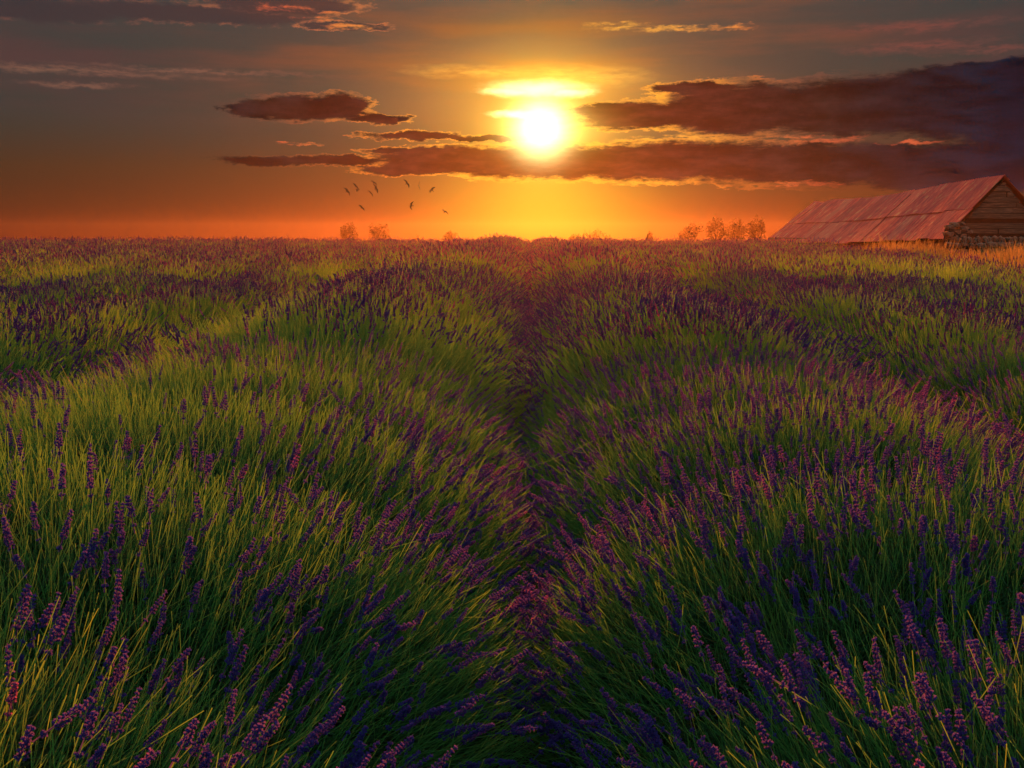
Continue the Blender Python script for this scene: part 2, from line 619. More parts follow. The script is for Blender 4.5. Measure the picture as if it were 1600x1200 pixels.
def quats(d):
    """rows of unit vectors -> quaternions (w,x,y,z) whose Z is d and whose X is the uphill direction"""
    up = np.zeros_like(d)
    up[:, 2] = 1
    x = up - d * d[:, 2:3]
    ln = np.linalg.norm(x, axis=1, keepdims=True)
    rnd = rng.uniform(-1, 1, d.shape)
    rnd -= d * (rnd * d).sum(1, keepdims=True)
    x = np.where(ln > .12, x, rnd)
    x = x + rnd * .35
    x -= d * (x * d).sum(1, keepdims=True)
    x /= np.linalg.norm(x, axis=1, keepdims=True) + 1e-9
    y = np.cross(d, x)
    m00, m10, m20 = x.T
    m01, m11, m21 = y.T
    m02, m12, m22 = d.T
    w = np.sqrt(np.maximum(0, 1 + m00 + m11 + m22)) / 2
    qx = np.copysign(np.sqrt(np.maximum(0, 1 + m00 - m11 - m22)) / 2, m21 - m12)
    qy = np.copysign(np.sqrt(np.maximum(0, 1 - m00 + m11 - m22)) / 2, m02 - m20)
    qz = np.copysign(np.sqrt(np.maximum(0, 1 - m00 - m11 + m22)) / 2, m10 - m01)
    q = np.stack([w, qx, qy, qz], 1)
    return q / np.linalg.norm(q, axis=1, keepdims=True)


def scatter(name, P, Q, scl, idx, tint, c, parent=None):
    me = bpy.data.meshes.new(name)
    me.vertices.add(len(P))
    me.vertices.foreach_set('co', np.ascontiguousarray(P, np.float32).ravel())
    for nm, t, key, v in (('rot', 'QUATERNION', 'value', Q), ('scl', 'FLOAT', 'value', scl), ('idx', 'INT', 'value', idx), ('tint', 'FLOAT', 'value', tint)):
        a = me.attributes.new(nm, t, 'POINT')
        a.data.foreach_set(key, np.ascontiguousarray(v, np.int32 if t == 'INT' else np.float32).ravel())
    o = link(name, me, parent)
    md = o.modifiers.new('scatter', 'NODES')
    md.node_group = scatter_tree(c)
    o['kind'] = 'stuff'
    return o


# ------------------------------------------------------------------ lavender rows
def bloom(x, y):
    """how many of the stems carry flowers: patches of the field are greener"""
    f = .62 + .42 * vnoise2(x / 1.3, y / 1.9, 21) + .18 * vnoise2(x / .5, y / .6, 22)
    for cx, cy_, sx, sy, a in GREEN:
        f = f - a * np.exp(-((x - cx) / sx) ** 2 - ((y - cy_) / sy) ** 2)
    return np.clip(f, .06, 1)


GREEN = [(-3.3, 9.6, .8, 1.6, .9), (-3.6, 17, 1.0, 2.4, .7), (-8.4, 17.5, 1.2, 2.5, .7), (-.45, 9.0, .5, 2.5, .6), (7.2, 22, 1.2, 3, .9),
         (6.9, 17.6, 1.2, 1.6, .9), (7.6, 15.2, 1.2, 1.6, .9), (-6.2, 9.5, 1.0, 2.0, .6), (1.15, 4.6, .7, .8, .35), (-1.6, 4.4, .9, .9, .35), (3.0, 8, .8, 2.0, .3), (1.5, 2.6, .5, .5, .3), (-1.3, 2.6, .5, .6, .35)]


class Row:
    def __init__(self, c, w, h, seed, y0=.35, y1=82):
        self.c, self.w, self.h, self.seed = c, w, h, seed
        r = random.Random(seed)
        ys = []
        y = y0 + r.uniform(-.1, .4)
        while y < y1:
            ys.append(y)
            y += r.uniform(.85, 1.25)
        self.yb = np.array(ys)
        self.hb = np.array([r.uniform(.95, 1.05) for _ in ys])
        self.wb = np.array([r.uniform(.92, 1.08) for _ in ys])
        self.y0, self.y1 = y0, y1

    def near(self, y):
        i = np.clip(np.searchsorted(self.yb, y), 1, len(self.yb) - 1)
        return np.where(np.abs(self.yb[i] - y) < np.abs(self.yb[i - 1] - y), i, i - 1)

    def dims(self, y):
        h = np.interp(y, self.yb, self.hb)
        w = np.interp(y, self.yb, self.wb)
        d = y - self.yb[self.near(y)]
        bump = np.cos(np.clip(d / .55, -1, 1) * PI / 2)
        return self.c + .03 * vnoise(y / 2.3, self.seed + 3), self.w * w * (.94 + .06 * bump), self.h * h * (.88 + .11 * bump)

    def surf(self, th, y, k=1.0):
        c, w, h = self.dims(y)
        x = c + w * np.cos(th) * k
        z = h * np.sin(th) ** .85 * k
        return np.stack([x, y, z + terrain(x, y)], 1)

    def area(self, a, b_):
        return (b_ - a) * PI * (self.w + self.h) / 2

    def sample(self, ya, yb_, rho, lo=.05, depth=.10):
        n_ = int(self.area(ya, yb_) * rho)
        y = rng.uniform(ya, yb_, n_)
        th = rng.uniform(lo * PI, (1 - lo) * PI, n_)
        P = self.surf(th, y)
        i = self.near(y)
        dy = (y - self.yb[i]) / .6
        d = np.stack([1.25 * np.cos(th), .50 * dy, np.sin(th) * 1.0 + .22], 1)
        d /= np.linalg.norm(d, axis=1, keepdims=True)
        d += rng.normal(0, .20, d.shape) * np.where(rng.uniform(0, 1, (n_, 1)) < .12, 1.5, 1.0)
        d += np.stack([.10 * vnoise2(P[:, 0] * 2, y * 2, 31), -.06 + .14 * vnoise2(P[:, 0] * 2, y * 2, 32), 0 * y], 1)
        d[:, 2] = np.maximum(d[:, 2], .12)
        d /= np.linalg.norm(d, axis=1, keepdims=True)
        P = P - d * (rng.uniform(0, 1, n_) ** 1.6)[:, None] * depth
        return P, d, y

    def mound(self, ya, yb_, k=.74, step=.16):
        ny = max(3, int((yb_ - ya) / step) + 1)
        nt = 13
        y = np.linspace(ya, yb_, ny)
        v = []
        for yy in y:
            th = np.linspace(0, PI, nt)
            q = self.surf(th, np.full(nt, yy), k)
            q[:, 2] += .05 * vnoise2(q[:, 0] * 5, q[:, 1] * 5, 9) * np.sin(th)
            v.append(q)
        v = np.concatenate(v)
        f = [(j * nt + i, j * nt + i + 1, (j + 1) * nt + i + 1, (j + 1) * nt + i) for j in range(ny - 1) for i in range(nt - 1)]
        return v, f


def in_view(P, m=2.2):
    t = (P[:, 0] + .0161 * P[:, 1])
    return np.abs(t) < .56 * P[:, 1] + m


def clear_of_barn(P):
    return ~((P[:, 0] > 11.3 + .12 * (P[:, 1] - 24) + .5 * vnoise(P[:, 1] / 2.0, 77)) & (P[:, 1] > 23.0))


def tint_of(P):
    return np.clip(.35 + .5 * vnoise2(P[:, 0] / 1.1, P[:, 1] / 1.4, 41) + rng.normal(0, .22, len(P)), 0, 1)


NEAR, MID = 6.2, 17.0


def make_points(row, ya, yb_, lod):
    """-> stems (P,Q,s,idx,tint), flowers (same)"""
    if lod == 'near':
        P, d, y = row.sample(ya, yb_, 1350)
        L = rng.uniform(.36, .60, len(P))
        tall = rng.uniform(0, 1, len(P)) < .12
        P[tall] += d[tall] * rng.uniform(.02, .10, (tall.sum(), 1))
        base = P - d * L[:, None]
        base[:, 2] = np.maximum(base[:, 2], .01)
        keep = in_view(P, 1.2)
        base, d, L, P = base[keep], d[keep], L[keep], P[keep]
        q = quats(d)
        idx = rng.integers(0, N_ST, len(P))
        tt = np.clip(tint_of(P) - .12, 0, 1)
        st = (base, q, L / .5, idx, tt)
        fl = rng.uniform(0, 1, len(P)) < .19 * bloom(P[:, 0], P[:, 1])
        flw = (base[fl], q[fl], L[fl] / .5, idx[fl], tt[fl])
        # leaf tufts over the leaf mass
        P2, d2, y2 = row.sample(ya, yb_, 420, .02, .02)
        c, w, h = row.dims(y2)
        P2[:, 0] = c + (P2[:, 0] - c) * .80
        P2[:, 2] *= .74
        k2 = in_view(P2, 1.2)
        P2, d2 = P2[k2], d2[k2]
        st = tuple(np.concatenate(z) for z in zip(st, (P2, quats(d2), rng.uniform(.8, 1.5, len(P2)), N_ST + rng.integers(0, 5, len(P2)), tint_of(P2))))
        return st, flw
    if lod == 'mid':
        P, d, y = row.sample(ya, yb_, 75, .05, .06)
        L, nv = .43, 6
        s = rng.uniform(.85, 1.2, len(P))
        pr = .95
    else:
        rho = 20 if yb_ < 46 else 12
        P, d, y = row.sample(ya, yb_, rho, .10, .05)
        L, nv = .36, 5
        s = rng.uniform(.75, 1.45, len(P)) * (1.0 if yb_ < 46 else 1.25)
        pr = 1.0
    k_ = in_view(P) & clear_of_barn(P)
    P, d, s = P[k_], d[k_], s[k_]
    base = P - d * (L * np.where(s > 1.0, .5 + .5 * s, s))[:, None]
    q = quats(d)
    idx = rng.integers(0, nv, len(P))
    tt = np.clip(tint_of(P) + (.06 if lod == 'mid' else .45), 0, 1)  # far tint raised: orange haze and sun glow put into the plant colour
    fl = rng.uniform(0, 1, len(P)) < pr * bloom(P[:, 0], P[:, 1])
    return (base, q, s, idx, tt), (base[fl], q[fl], s[fl], idx[fl], tt[fl])


def clip_faces(v, f):
    ok = in_view(v, 4.0) & clear_of_barn(v)
    return [q for q in f if all(ok[i] for i in q)]


ROWS = [  # centre, half width, height, label
    (-1.50, 1.62, 1.02, 'broad tall lavender row rising directly left of the dark central furrow'),
    (1.22, 1.31, .93, 'nearest lavender row directly right of the dark central furrow'),
    (3.45, 1.08, .90, 'second lavender row right of the central furrow, green flanks with purple tips'),
    (-4.05, 1.16, .86, 'second lavender row left of the central furrow, with yellow green flowerless tufts'),
    (5.50, 1.05, .86, 'third lavender row right of the central furrow'),
    (-6.35, 1.10, .84, 'third lavender row left of the central furrow'),
    (7.70, 1.05, .86, 'fourth lavender row right of the central furrow, with dark green patches'),
    (-8.60, 1.08, .84, 'fourth lavender row left of the central furrow'),
]
N_SINGLE = [290, 290, 110, 0, 0, 0, 0, 0]
for ri, (c, w, h, lab) in enumerate(ROWS):
    row = Row(c, w, h, 100 + ri)
    e = prop(link('lavender_row', None), lab, 'lavender row', 'lavender rows of the field')
    e.location = (0, 0, 0)
    lim = (row.yb[:-1] + row.yb[1:]) / 2
    lim = np.concatenate([[row.y0 - .3], lim, [row.y1]])
    singles = []
    bushes = []
    ya = row.y0 - .3
    first_far = None
    if abs(c) < 5:
        nb_ = int(np.searchsorted(lim, NEAR))
        first_far = lim[nb_]
        for bi in range(nb_):
            a, z = lim[bi], lim[bi + 1]
            v, f = row.mound(a, z)
            bush = link('lavender_bush', mesh('leaf_mass', v, f, M_MOUND, True), e)
            st, fl = make_points(row, a, z, 'near')
            if len(st[0]):
                scatter('stems', *st, C_NS, bush)
            bushes.append((bush, fl))
        # the flower spikes that show largest are parts one by one, the rest one part
        allf = [(bi, i) for bi, (_, fl) in enumerate(bushes) for i in range(len(fl[0]))]
        if allf:
            dist = []
            for bi, i in allf:
                fl = bushes[bi][1]
                q = Quaternion(fl[1][i])
                tip = Vector(fl[0][i]) + q @ Vector((.05, 0, .5 * fl[2][i]))
                v = CAMROT.transposed() @ (tip - CAM)
                inside = v.z < -.1 and abs(v.x / -v.z) < .53 and -.41 < v.y / -v.z < .41
                dist.append(v.length if inside and tip.z > .25 else 99)
            order = np.argsort(dist)[:N_SINGLE[ri]]
            pick = {allf[o] for o in order if dist[o] < 50}
            for bi, (bush, fl) in enumerate(bushes):
                rest = [i for i in range(len(fl[0])) if (bi, i) not in pick]
                if rest:
                    scatter('flower_spikes', *[x[rest] for x in fl], C_NF, bush)
                for i in range(len(fl[0])):
                    if (bi, i) in pick:
                        o = link('flower_spike', near_spikes[int(fl[3][i])], bush)
                        o.matrix_basis = Matrix.Translation(Vector(fl[0][i])) @ Quaternion(fl[1][i]).to_matrix().to_4x4() @ Matrix.Scale(float(fl[2][i]), 4)
    else:
        first_far = max(3.0, abs(c) / .60 - 3.4)
    # the rest of the row, away to the crest of the field
    v, f = row.mound(first_far, row.y1, .80, .25)
    f = clip_faces(v, f)
    link('leaf_mass', mesh('leaf_mass', v, f, M_MOUND, True), e)['kind'] = 'stuff'
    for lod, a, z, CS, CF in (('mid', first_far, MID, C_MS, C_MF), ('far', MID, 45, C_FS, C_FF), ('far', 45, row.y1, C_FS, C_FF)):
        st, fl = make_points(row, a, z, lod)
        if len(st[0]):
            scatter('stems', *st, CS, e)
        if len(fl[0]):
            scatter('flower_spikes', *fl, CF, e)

# the many rows beyond, one mass
FAR = []
x = 9.85
while x < 62:
    FAR += [x, -x - .95]
    x += 2.2
fv, ff, n0 = [], [], 0
SP_, FP_ = {'mid': [], 'far': []}, {'mid': [], 'far': []}
for k, c in enumerate(FAR):
    row = Row(c, 1.07, random.uniform(.80, .92), 300 + k)
    ys = max(8.0, abs(c) / .56 - 4.5)
    if ys > row.y1:
        continue
    v, f = row.mound(ys, row.y1, .80, .35)
    f = clip_faces(v, f)
    fv.append(v)
    ff += [tuple(i + n0 for i in q) for q in f]
    n0 += len(v)
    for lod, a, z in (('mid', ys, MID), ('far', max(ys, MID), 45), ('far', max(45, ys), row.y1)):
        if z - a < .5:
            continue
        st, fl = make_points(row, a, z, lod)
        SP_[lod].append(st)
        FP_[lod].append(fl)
fld = prop(link('lavender_field', mesh('leaf_mass', np.concatenate(fv), ff, M_MOUND, True)), 'hazy mass of lavender rows far out on both sides of the field', 'lavender', kind='stuff')
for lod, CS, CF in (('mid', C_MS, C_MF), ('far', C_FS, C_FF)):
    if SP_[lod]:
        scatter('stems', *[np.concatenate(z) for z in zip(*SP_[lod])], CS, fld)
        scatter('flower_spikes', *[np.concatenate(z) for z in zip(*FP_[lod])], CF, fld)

# ------------------------------------------------------------------ barn
M_ROOF, n, p = principled('red rusty sheet', .55)
tco = n.new('ShaderNodeTexCoord').outputs['UV']
rnd = n.new('ShaderNodeObjectInfo').outputs['Random']
sv = n.new('ShaderNodeCombineXYZ')
n.put(sv.inputs[2], n.m('MULTIPLY', rnd, 50))
vv = n.vm('ADD', n.vm('MULTIPLY', tco, (5.0, .9, 1)), sv.outputs[0])
streak = n.noise(vv, 1.6, 6, .65)
vv2 = n.vm('ADD', n.vm('MULTIPLY', tco, (2.0, 1.2, 1)), sv.outputs[0])
blot = n.noise(vv2, 1.4, 5, .6)
c1 = n.ramp(streak, [(.30, (.30, .025, .028)), (.45, (.62, .055, .048)), (.58, (.75, .11, .07)), (.66, (.70, .42, .17))])
c1 = n.mix(n.m('MULTIPLY', n.step(blot, .50, .72), .55), c1, (.24, .045, .055))
c1 = n.mix(n.m('MULTIPLY', n.step(rnd, .6, 1.0), .55), c1, (.62, .20, .12))
c1 = n.mix(n.m('MULTIPLY', n.step(rnd, .35, .0), .6), c1, (.26, .028, .036))
n.put(p.inputs['Base Color'], c1)
M_WOOD, n, p = principled('weathered plank', .85)
tco = n.new('ShaderNodeTexCoord').outputs['Object']
rnd = n.new('ShaderNodeObjectInfo').outputs['Random']
g = n.noise(n.vm('MULTIPLY', tco, (1.2, 4, 14)), 1.6, 6, .65)
c1 = n.ramp(g, [(.3, (.05, .036, .026)), (.52, (.15, .11, .075)), (.72, (.36, .26, .18))])
n.put(p.inputs['Base Color'], n.mix(n.m('MULTIPLY', rnd, .6), c1, (.075, .055, .035)))
M_STONE, n, p = principled('rubble stone', .9)
tco = n.new('ShaderNodeTexCoord').outputs['Object']
rnd = n.new('ShaderNodeObjectInfo').outputs['Random']
sv = n.new('ShaderNodeCombineXYZ')
n.put(sv.inputs[0], n.m('MULTIPLY', rnd, 30))
g = n.noise(n.vm('ADD', tco, sv.outputs[0]), 7, 6, .65)
c1 = n.ramp(g, [(.3, (.07, .05, .036)), (.55, (.17, .115, .08)), (.75, (.36, .24, .16))])
n.put(p.inputs['Base Color'], n.mix(n.m('MULTIPLY', rnd, .45), c1, (.30, .15, .10)))
M_DARK, n, p = principled('dark barn timber', .9)
tco = n.new('ShaderNodeTexCoord').outputs['Object']
n.put(p.inputs['Base Color'], n.ramp(n.noise(tco, 3, 5), [(.3, (.020, .015, .012)), (.7, (.05, .036, .028))]))

YN, YF = 41.0, 71.0
rN, rF = spot(1570, 276, YN), spot(1274, 317, YF)      # ridge ends
eN, eF = spot(1475, 375, YN - .35), spot(1194, 381, YF)     # eave ends
barn = prop(link('barn', None), 'old stone and plank barn with a long sagging rusty red sheet metal roof', 'barn')


def sag(s):
    return -.16 * math.sin(PI * s) * 1.0 - .10 * math.exp(-((s - .93) / .04) ** 2) + .05 * math.sin(9 * s)


def roof_pt(s, t, off=0.0):
    """s: near gable 0 -> far end 1, t: eave 0 -> ridge 1"""
    a = eN.lerp(eF, s)
    r = rN.lerp(rF, s)
    q = a.lerp(r, t)
    q.z += sag(s) * (.3 + .7 * t)
    nrm = (r - a).normalized().cross((eF - eN).normalized())
    if nrm.z < 0:
        nrm = -nrm
    return q + nrm * off


# roof deck of timbers (hidden frame) and far slope
deck_v = [roof_pt(s, t, -.10) for s in (0.004, .25, .5, .75, .996) for t in (0.012, 1)]
deck_f = [(2 * i, 2 * i + 1, 2 * i + 3, 2 * i + 2) for i in range(4)]
k0 = len(deck_v)
HW = abs(rN.x - eN.x)
for s in (0.004, .25, .5, .75, .996):
    r = roof_pt(s, 1, -.10)
    a = roof_pt(s, 0, -.10)
    deck_v += [r + Vector((.001, 0, 0)), Vector((2 * r.x - a.x, a.y, a.z))]
deck_f += [(k0 + 2 * i, k0 + 2 * i + 1, k0 + 2 * i + 3, k0 + 2 * i + 2) for i in range(4)]
roof = link('roof', mesh('roof_deck', deck_v, deck_f, M_DARK), barn)

rr = random.Random(4)
NS_ = 20
edges = [0]
for i in range(NS_):
    edges.append(edges[-1] + rr.uniform(.8, 1.2))
edges = [q / edges[-1] for q in edges]


def sheet(s0, s1, t0, t1, lift, skew, other=False):
    nc = 14
    v, f, uv = [], [], []
    u0, v0 = rr.uniform(0, 9), rr.uniform(0, 9)
    for j, t in enumerate((t0, (t0 + t1) / 2, t1)):
        for i in range(nc + 1):
            k = i / nc
            s = s0 + (s1 - s0) * k + skew * (.5 - j / 2) * .01
            off = lift + (.024 if i % 2 else 0) + .012 * (1 - j / 2)
            q = roof_pt(min(max(s, -.004), 1.004), t, off)
            if other:
                r = roof_pt(s, 1, off)
                q = Vector((2 * r.x - q.x + .02, q.y, q.z))
            v.append(q)
            uv.append((u0 + k * .9, v0 + (t - t0) * 3.8))
    for j in range(2):
        for i in range(nc):
            f.append((j * (nc + 1) + i, j * (nc + 1) + i + 1, (j + 1) * (nc + 1) + i + 1, (j + 1) * (nc + 1) + i))
    me = mesh('roof_sheet', v, f, M_ROOF)
    ul = me.uv_layers.new(name='UVMap')
    for l in me.loops:
        ul.data[l.index].uv = uv[l.vertex_index]
    o = link('roof_sheet', me, roof)
    md = o.modifiers.new('thickness', 'SOLIDIFY')
    md.thickness = .012
    return o


for i in range(NS_):
    lo = rr.uniform(-.012, .012) - (.03 if 7 < i < 10 or i > 16 else 0)
    mid = .46 + rr.uniform(-.015, .015)
    sk = rr.uniform(-.3, .3)
    g = .0012
    sheet(edges[i] - g * rr.random(), edges[i + 1] + g, lo, mid + .02, .02 + .01 * (i % 2) + rr.uniform(0, .035), sk)
    sheet(edges[i] - g * rr.random(), edges[i + 1] + g, mid, 1.0 + rr.uniform(0, .006), .05 + .01 * (i % 2) + rr.uniform(0, .035), sk)
for i in range(0, NS_, 2):
    sheet(edges[i], edges[i + 2] + .001, 0, 1, .03, 0, True)
# ridge cap
v, f = [], []
for i in range(25):
    s = i / 24
    q = roof_pt(s, 1)
    v += [q + Vector((-.20, 0, -.12)), q + Vector((0, 0, .07)), q + Vector((.20, 0, -.12))]
for i in range(24):
    f += [(3 * i, 3 * i + 1, 3 * i + 4, 3 * i + 3), (3 * i + 1, 3 * i + 2, 3 * i + 5, 3 * i + 4)]
link('ridge_cap', mesh('ridge_cap', v, f, M_ROOF), roof)


def box_verts(x0, x1, y0, y1, z0, z1):
    return [(x0, y0, z0), (x1, y0, z0), (x1, y1, z0), (x0, y1, z0), (x0, y0, z1), (x1, y0, z1), (x1, y1, z1), (x0, y1, z1)]


BOXF = [(0, 3, 2, 1), (4, 5, 6, 7), (0, 1, 5, 4), (1, 2, 6, 5), (2, 3, 7, 6), (3, 0, 4, 7)]
# gable: dark boarding behind, planks in front
xe, ze, xr, zr = eN.x, eN.z, rN.x, rN.z
xE = 2 * xr - xe
GY0 = YN + .12
gable = link('gable_wall', mesh('gable_wall', [(xe + .25, GY0 + .12, 0), (xE - .25, GY0 + .12, 0), (xE - .25, GY0 + .12, ze), (xr, GY0 + .12, zr - .18), (xe + .25, GY0 + .12, ze)],
                            [(0, 1, 2, 3, 4)], M_DARK), barn)
z = 1.62
while z < zr - .3:
    hh = rr.uniform(.19, .25)
    if 1.90 < z < 2.12:
        z += .16
        continue           # the dark gap of missing boards
    z1 = min(z + hh, zr - .22)

    def half(zz):
        return max(.03, (zr - .12 - zz) / (zr - ze) * HW)
    lx = rr.uniform(.02, .10)
    pieces = [(-1, rr.uniform(-.3, .6)), (0, 1)] if rr.random() < .5 and z < 3.4 else [(-1, 1)]
    cut = pieces[0][1]
    spans = [(-1, cut), (cut + .02, 1)] if len(pieces) == 2 else [(-1, 1)]
    for a, bb in spans:
        y0 = GY0 - rr.uniform(0, .05)
        tl = rr.uniform(-.012, .012)
        A0, A1 = (-half(z) + lx if a == -1 else a * HW), (-half(z1) + lx if a == -1 else a * HW)
        B0, B1 = (half(z) - lx if bb == 1 else bb * HW), (half(z1) - lx if bb == 1 else bb * HW)
        if B1 - A1 < .1:
            B1 = A1 + .1
            if B0 - A0 < .1:
                continue
        zz0, zz1 = z + .012, z1 - .012
        vv = [(xr + A0, y0, zz0 - tl), (xr + B0, y0, zz0 + tl), (xr + B0, y0 + .03, zz0 + tl), (xr + A0, y0 + .03, zz0 - tl),
              (xr + A1, y0 + .015, zz1 - tl), (xr + B1, y0 + .015, zz1 + tl), (xr + B1, y0 + .045, zz1 + tl), (xr + A1, y0 + .045, zz1 - tl)]
        link('plank', mesh('plank', vv, BOXF, M_WOOD), gable)
    z += hh
# long side wall under the eave: coursed rubble
v, f = [], []
L_ = (eF - eN)
for r_ in range(5):
    s = 0.0
    while s < 1:
        ds = rr.uniform(.3, .6) / L_.length
        z0 = -.4 + r_ * .36
        q0 = eN + L_ * s
        q1 = eN + L_ * min(1, s + ds * .94)
        o = rr.uniform(0, .08)
        i0 = len(v)
        v += [(q0.x + .28 - o, q0.y, z0 + .02), (q1.x + .28 - o, q1.y, z0 + .02), (q1.x + .6, q1.y, z0 + .02), (q0.x + .6, q0.y, z0 + .02),
              (q0.x + .30 - o, q0.y + .02, z0 + .34), (q1.x + .30 - o, q1.y - .02, z0 + .34), (q1.x + .6, q1.y, z0 + .34), (q0.x + .6, q0.y, z0 + .34)]
        f += [tuple(i0 + k for k in q) for q in BOXF]
        s += ds
link('side_wall', mesh('side_wall', v, f, M_STONE), barn)['kind'] = 'stuff'
link('gable_wall', mesh('gable_wall', [(eF.x + .3, YF - .1, -.4), (2 * rF.x - eF.x - .3, YF - .1, -.4), (2 * rF.x - eF.x - .3, YF - .1, eF.z), (rF.x, YF - .1, rF.z - .2), (eF.x + .3, YF - .1, eF.z)],
                           [(0, 1, 2, 3, 4)], M_DARK), barn)
link('side_wall', mesh('side_wall', [(xE - .3, GY0 + .1, -.2), (2 * rF.x - eF.x - .3, YF - .1, -.4), (2 * rF.x - eF.x - .3, YF - .1, 1.2), (xE - .3, GY0 + .1, 1.3)], [(0, 1, 2, 3)], M_STONE), barn)


# rubble wall in front of the gable
def stone_mesh(seed):
    r = random.Random(seed)
    bm = bmesh.new()
    bmesh.ops.create_icosphere(bm, subdivisions=1, radius=.5)
    for q in bm.verts:
        d = q.co.normalized()
        m = max(abs(d.x), abs(d.y), abs(d.z))
        q.co = d * (.5 / m) * .8 + d * .5 * .2
        q.co *= r.uniform(.84, 1.12)
    me = bpy.data.meshes.new('stone')
    bm.to_mesh(me)
    bm.free()
    me.materials.append(M_STONE)
    return me


SM = [stone_mesh(s) for s in range(6)]
wall = prop(link('stone_wall', None), 'low tumbledown drystone wall with upright coping stones in front of the barn gable', 'stone wall')
wy = YN - 1.3
xs0, xs1 = spot(1482, 375, wy).x, spot(1690, 375, wy).x
link('core', mesh('wall_core', box_verts(xs0 + .1, xs1, wy - .10, wy + .25, 0, 1.25), BOXF, M_DARK), wall)
for r_ in range(5):
    x = xs0 - rr.uniform(0, .15)
    zb = .18 + r_ * .25
    while x < xs1:
        wd = rr.uniform(.22, .46)
        o = link('stone', SM[rr.randrange(6)], wall)
        o.location = (x + wd / 2, wy - .14 + rr.uniform(-.04, .04), zb + rr.uniform(-.03, .03))
        o.scale = (wd * 1.0, .36, rr.uniform(.23, .29))
        o.rotation_euler = (rr.uniform(-.15, .15), rr.uniform(-.12, .12), rr.uniform(-.2, .2))
        x += wd * .96
x = xs0 + .3
while x < xs1:
    wd = rr.uniform(.10, .19)
    if rr.random() < .85:
        o = link('coping_stone', SM[rr.randrange(6)], wall)
        o.location = (x + wd / 2, wy + rr.uniform(-.05, .08), 1.36 + rr.uniform(-.05, .05))
        o.scale = (wd, .34, rr.uniform(.24, .42))
        o.rotation_euler = (rr.uniform(-.2, .2), rr.uniform(-.25, .25), rr.uniform(-.3, .3))
    x += wd * 1.1
# tumbled pale stones at the barn corner
for (px, py, sz) in ((1484, 356, .34), (1492, 351, .30), (1500, 350, .26), (1506, 356, .30), (1482, 366, .40), (1496, 362, .36), (1512, 362, .30), (1488, 372, .42), (1503, 370, .36)):
    o = link('stone', SM[rr.randrange(6)], wall)
    o.location = spot(px, py, wy + .45)
    o.scale = (sz * 1.2, .45, sz * .75)
    o.rotation_euler = (rr.uniform(-.2, .2), rr.uniform(-.3, .3), rr.uniform(-.4, .4))
link('corner_pier', mesh('corner_pier', box_verts(xs0 + .12, xs0 + .95, wy + .27, wy + .75, 0, 1.80), BOXF, M_DARK), wall)

# dry grass round the barn foot
straw = []
for i in range(5):
    pb = PB()
    for k in range(14):
        g = random.uniform(0, 2 * PI)
        o = Vector((math.cos(g), math.sin(g), 0))
        q = o * random.uniform(0, .14)
        L = random.uniform(.65, 1.25)
        e = random.uniform(.1, .5)
        pb.ribbon([q, q + Vector((0, 0, L * .55)) + o * L * .12 * e, q + Vector((0, 0, L)) + o * L * .5 * e], random.uniform(.005, .010), 0, 1, tip=.3)
    straw.append(pb.build('straw_tuft', M_STRAW))
C_ST = coll('straw', straw)
npt = 16000
P = np.stack([rng.uniform(11.0, 30, npt), rng.uniform(23, 42, npt), np.zeros(npt)], 1)
far = rng.uniform(0, 1, npt) < .22
P[far, 0] = rng.uniform(13.2, 16.8, far.sum())
P[far, 1] = rng.uniform(41, 71, far.sum())
ok = (vnoise2(P[:, 0] / 1.6, P[:, 1] / 1.2, 61) > -.25) & ~((P[:, 0] > 16.2) & (P[:, 1] > wy - .45)) & ~clear_of_barn(P + np.array([.3, .3, 0]))
ok &= ~((P[:, 0] > 16.4) & (P[:, 1] > 40))
P = P[ok]
P[:, 2] = terrain(P[:, 0], P[:, 1])
d = rng.normal(0, .14, P.shape) + np.array([0, 0, 1.0])
d /= np.linalg.norm(d, axis=1, keepdims=True)
sc = rng.uniform(.8, 1.35, len(P)) * (.8 + .3 * vnoise2(P[:, 0] / 2, P[:, 1] / 2, 62)) * np.where(P[:, 1] > 41, .75, 1)
prop(scatter('dry_grass', P, quats(d), sc, rng.integers(0, 5, len(P)), rng.uniform(0, 1, len(P)) ** 4, C_ST), 'straw coloured dry grass along the foot of the barn', 'grass', kind='stuff')

# ------------------------------------------------------------------ trees in the haze
M_BARK, n, p = principled('bark', .9)
tco = n.new('ShaderNodeTexCoord').outputs['Object']
n.put(p.inputs['Base Color'], n.ramp(n.noise(tco, 3, 5), [(.3, (.04, .03, .022)), (.7, (.10, .075, .055))]))
M_CROWN, n, p = principled('tree leaves', .7)
tco = n.new('ShaderNodeTexCoord').outputs['Object']
cc = n.ramp(n.noise(tco, 1.2, 4), [(.3, (.07, .07, .028)), (.7, (.12, .12, .05))])
n.put(p.inputs['Base Color'], cc)
tr = n.new('ShaderNodeBsdfTranslucent')
n.put(tr.inputs[0], cc)
mx = n.new('ShaderNodeMixShader')
mx.inputs[0].default_value = .7
n.t.links.new(p.outputs[0], mx.inputs[1])
n.t.links.new(tr.outputs[0], mx.inputs[2])
n.t.links.new(mx.outputs[0], n.t.nodes['Material Output'].inputs[0])


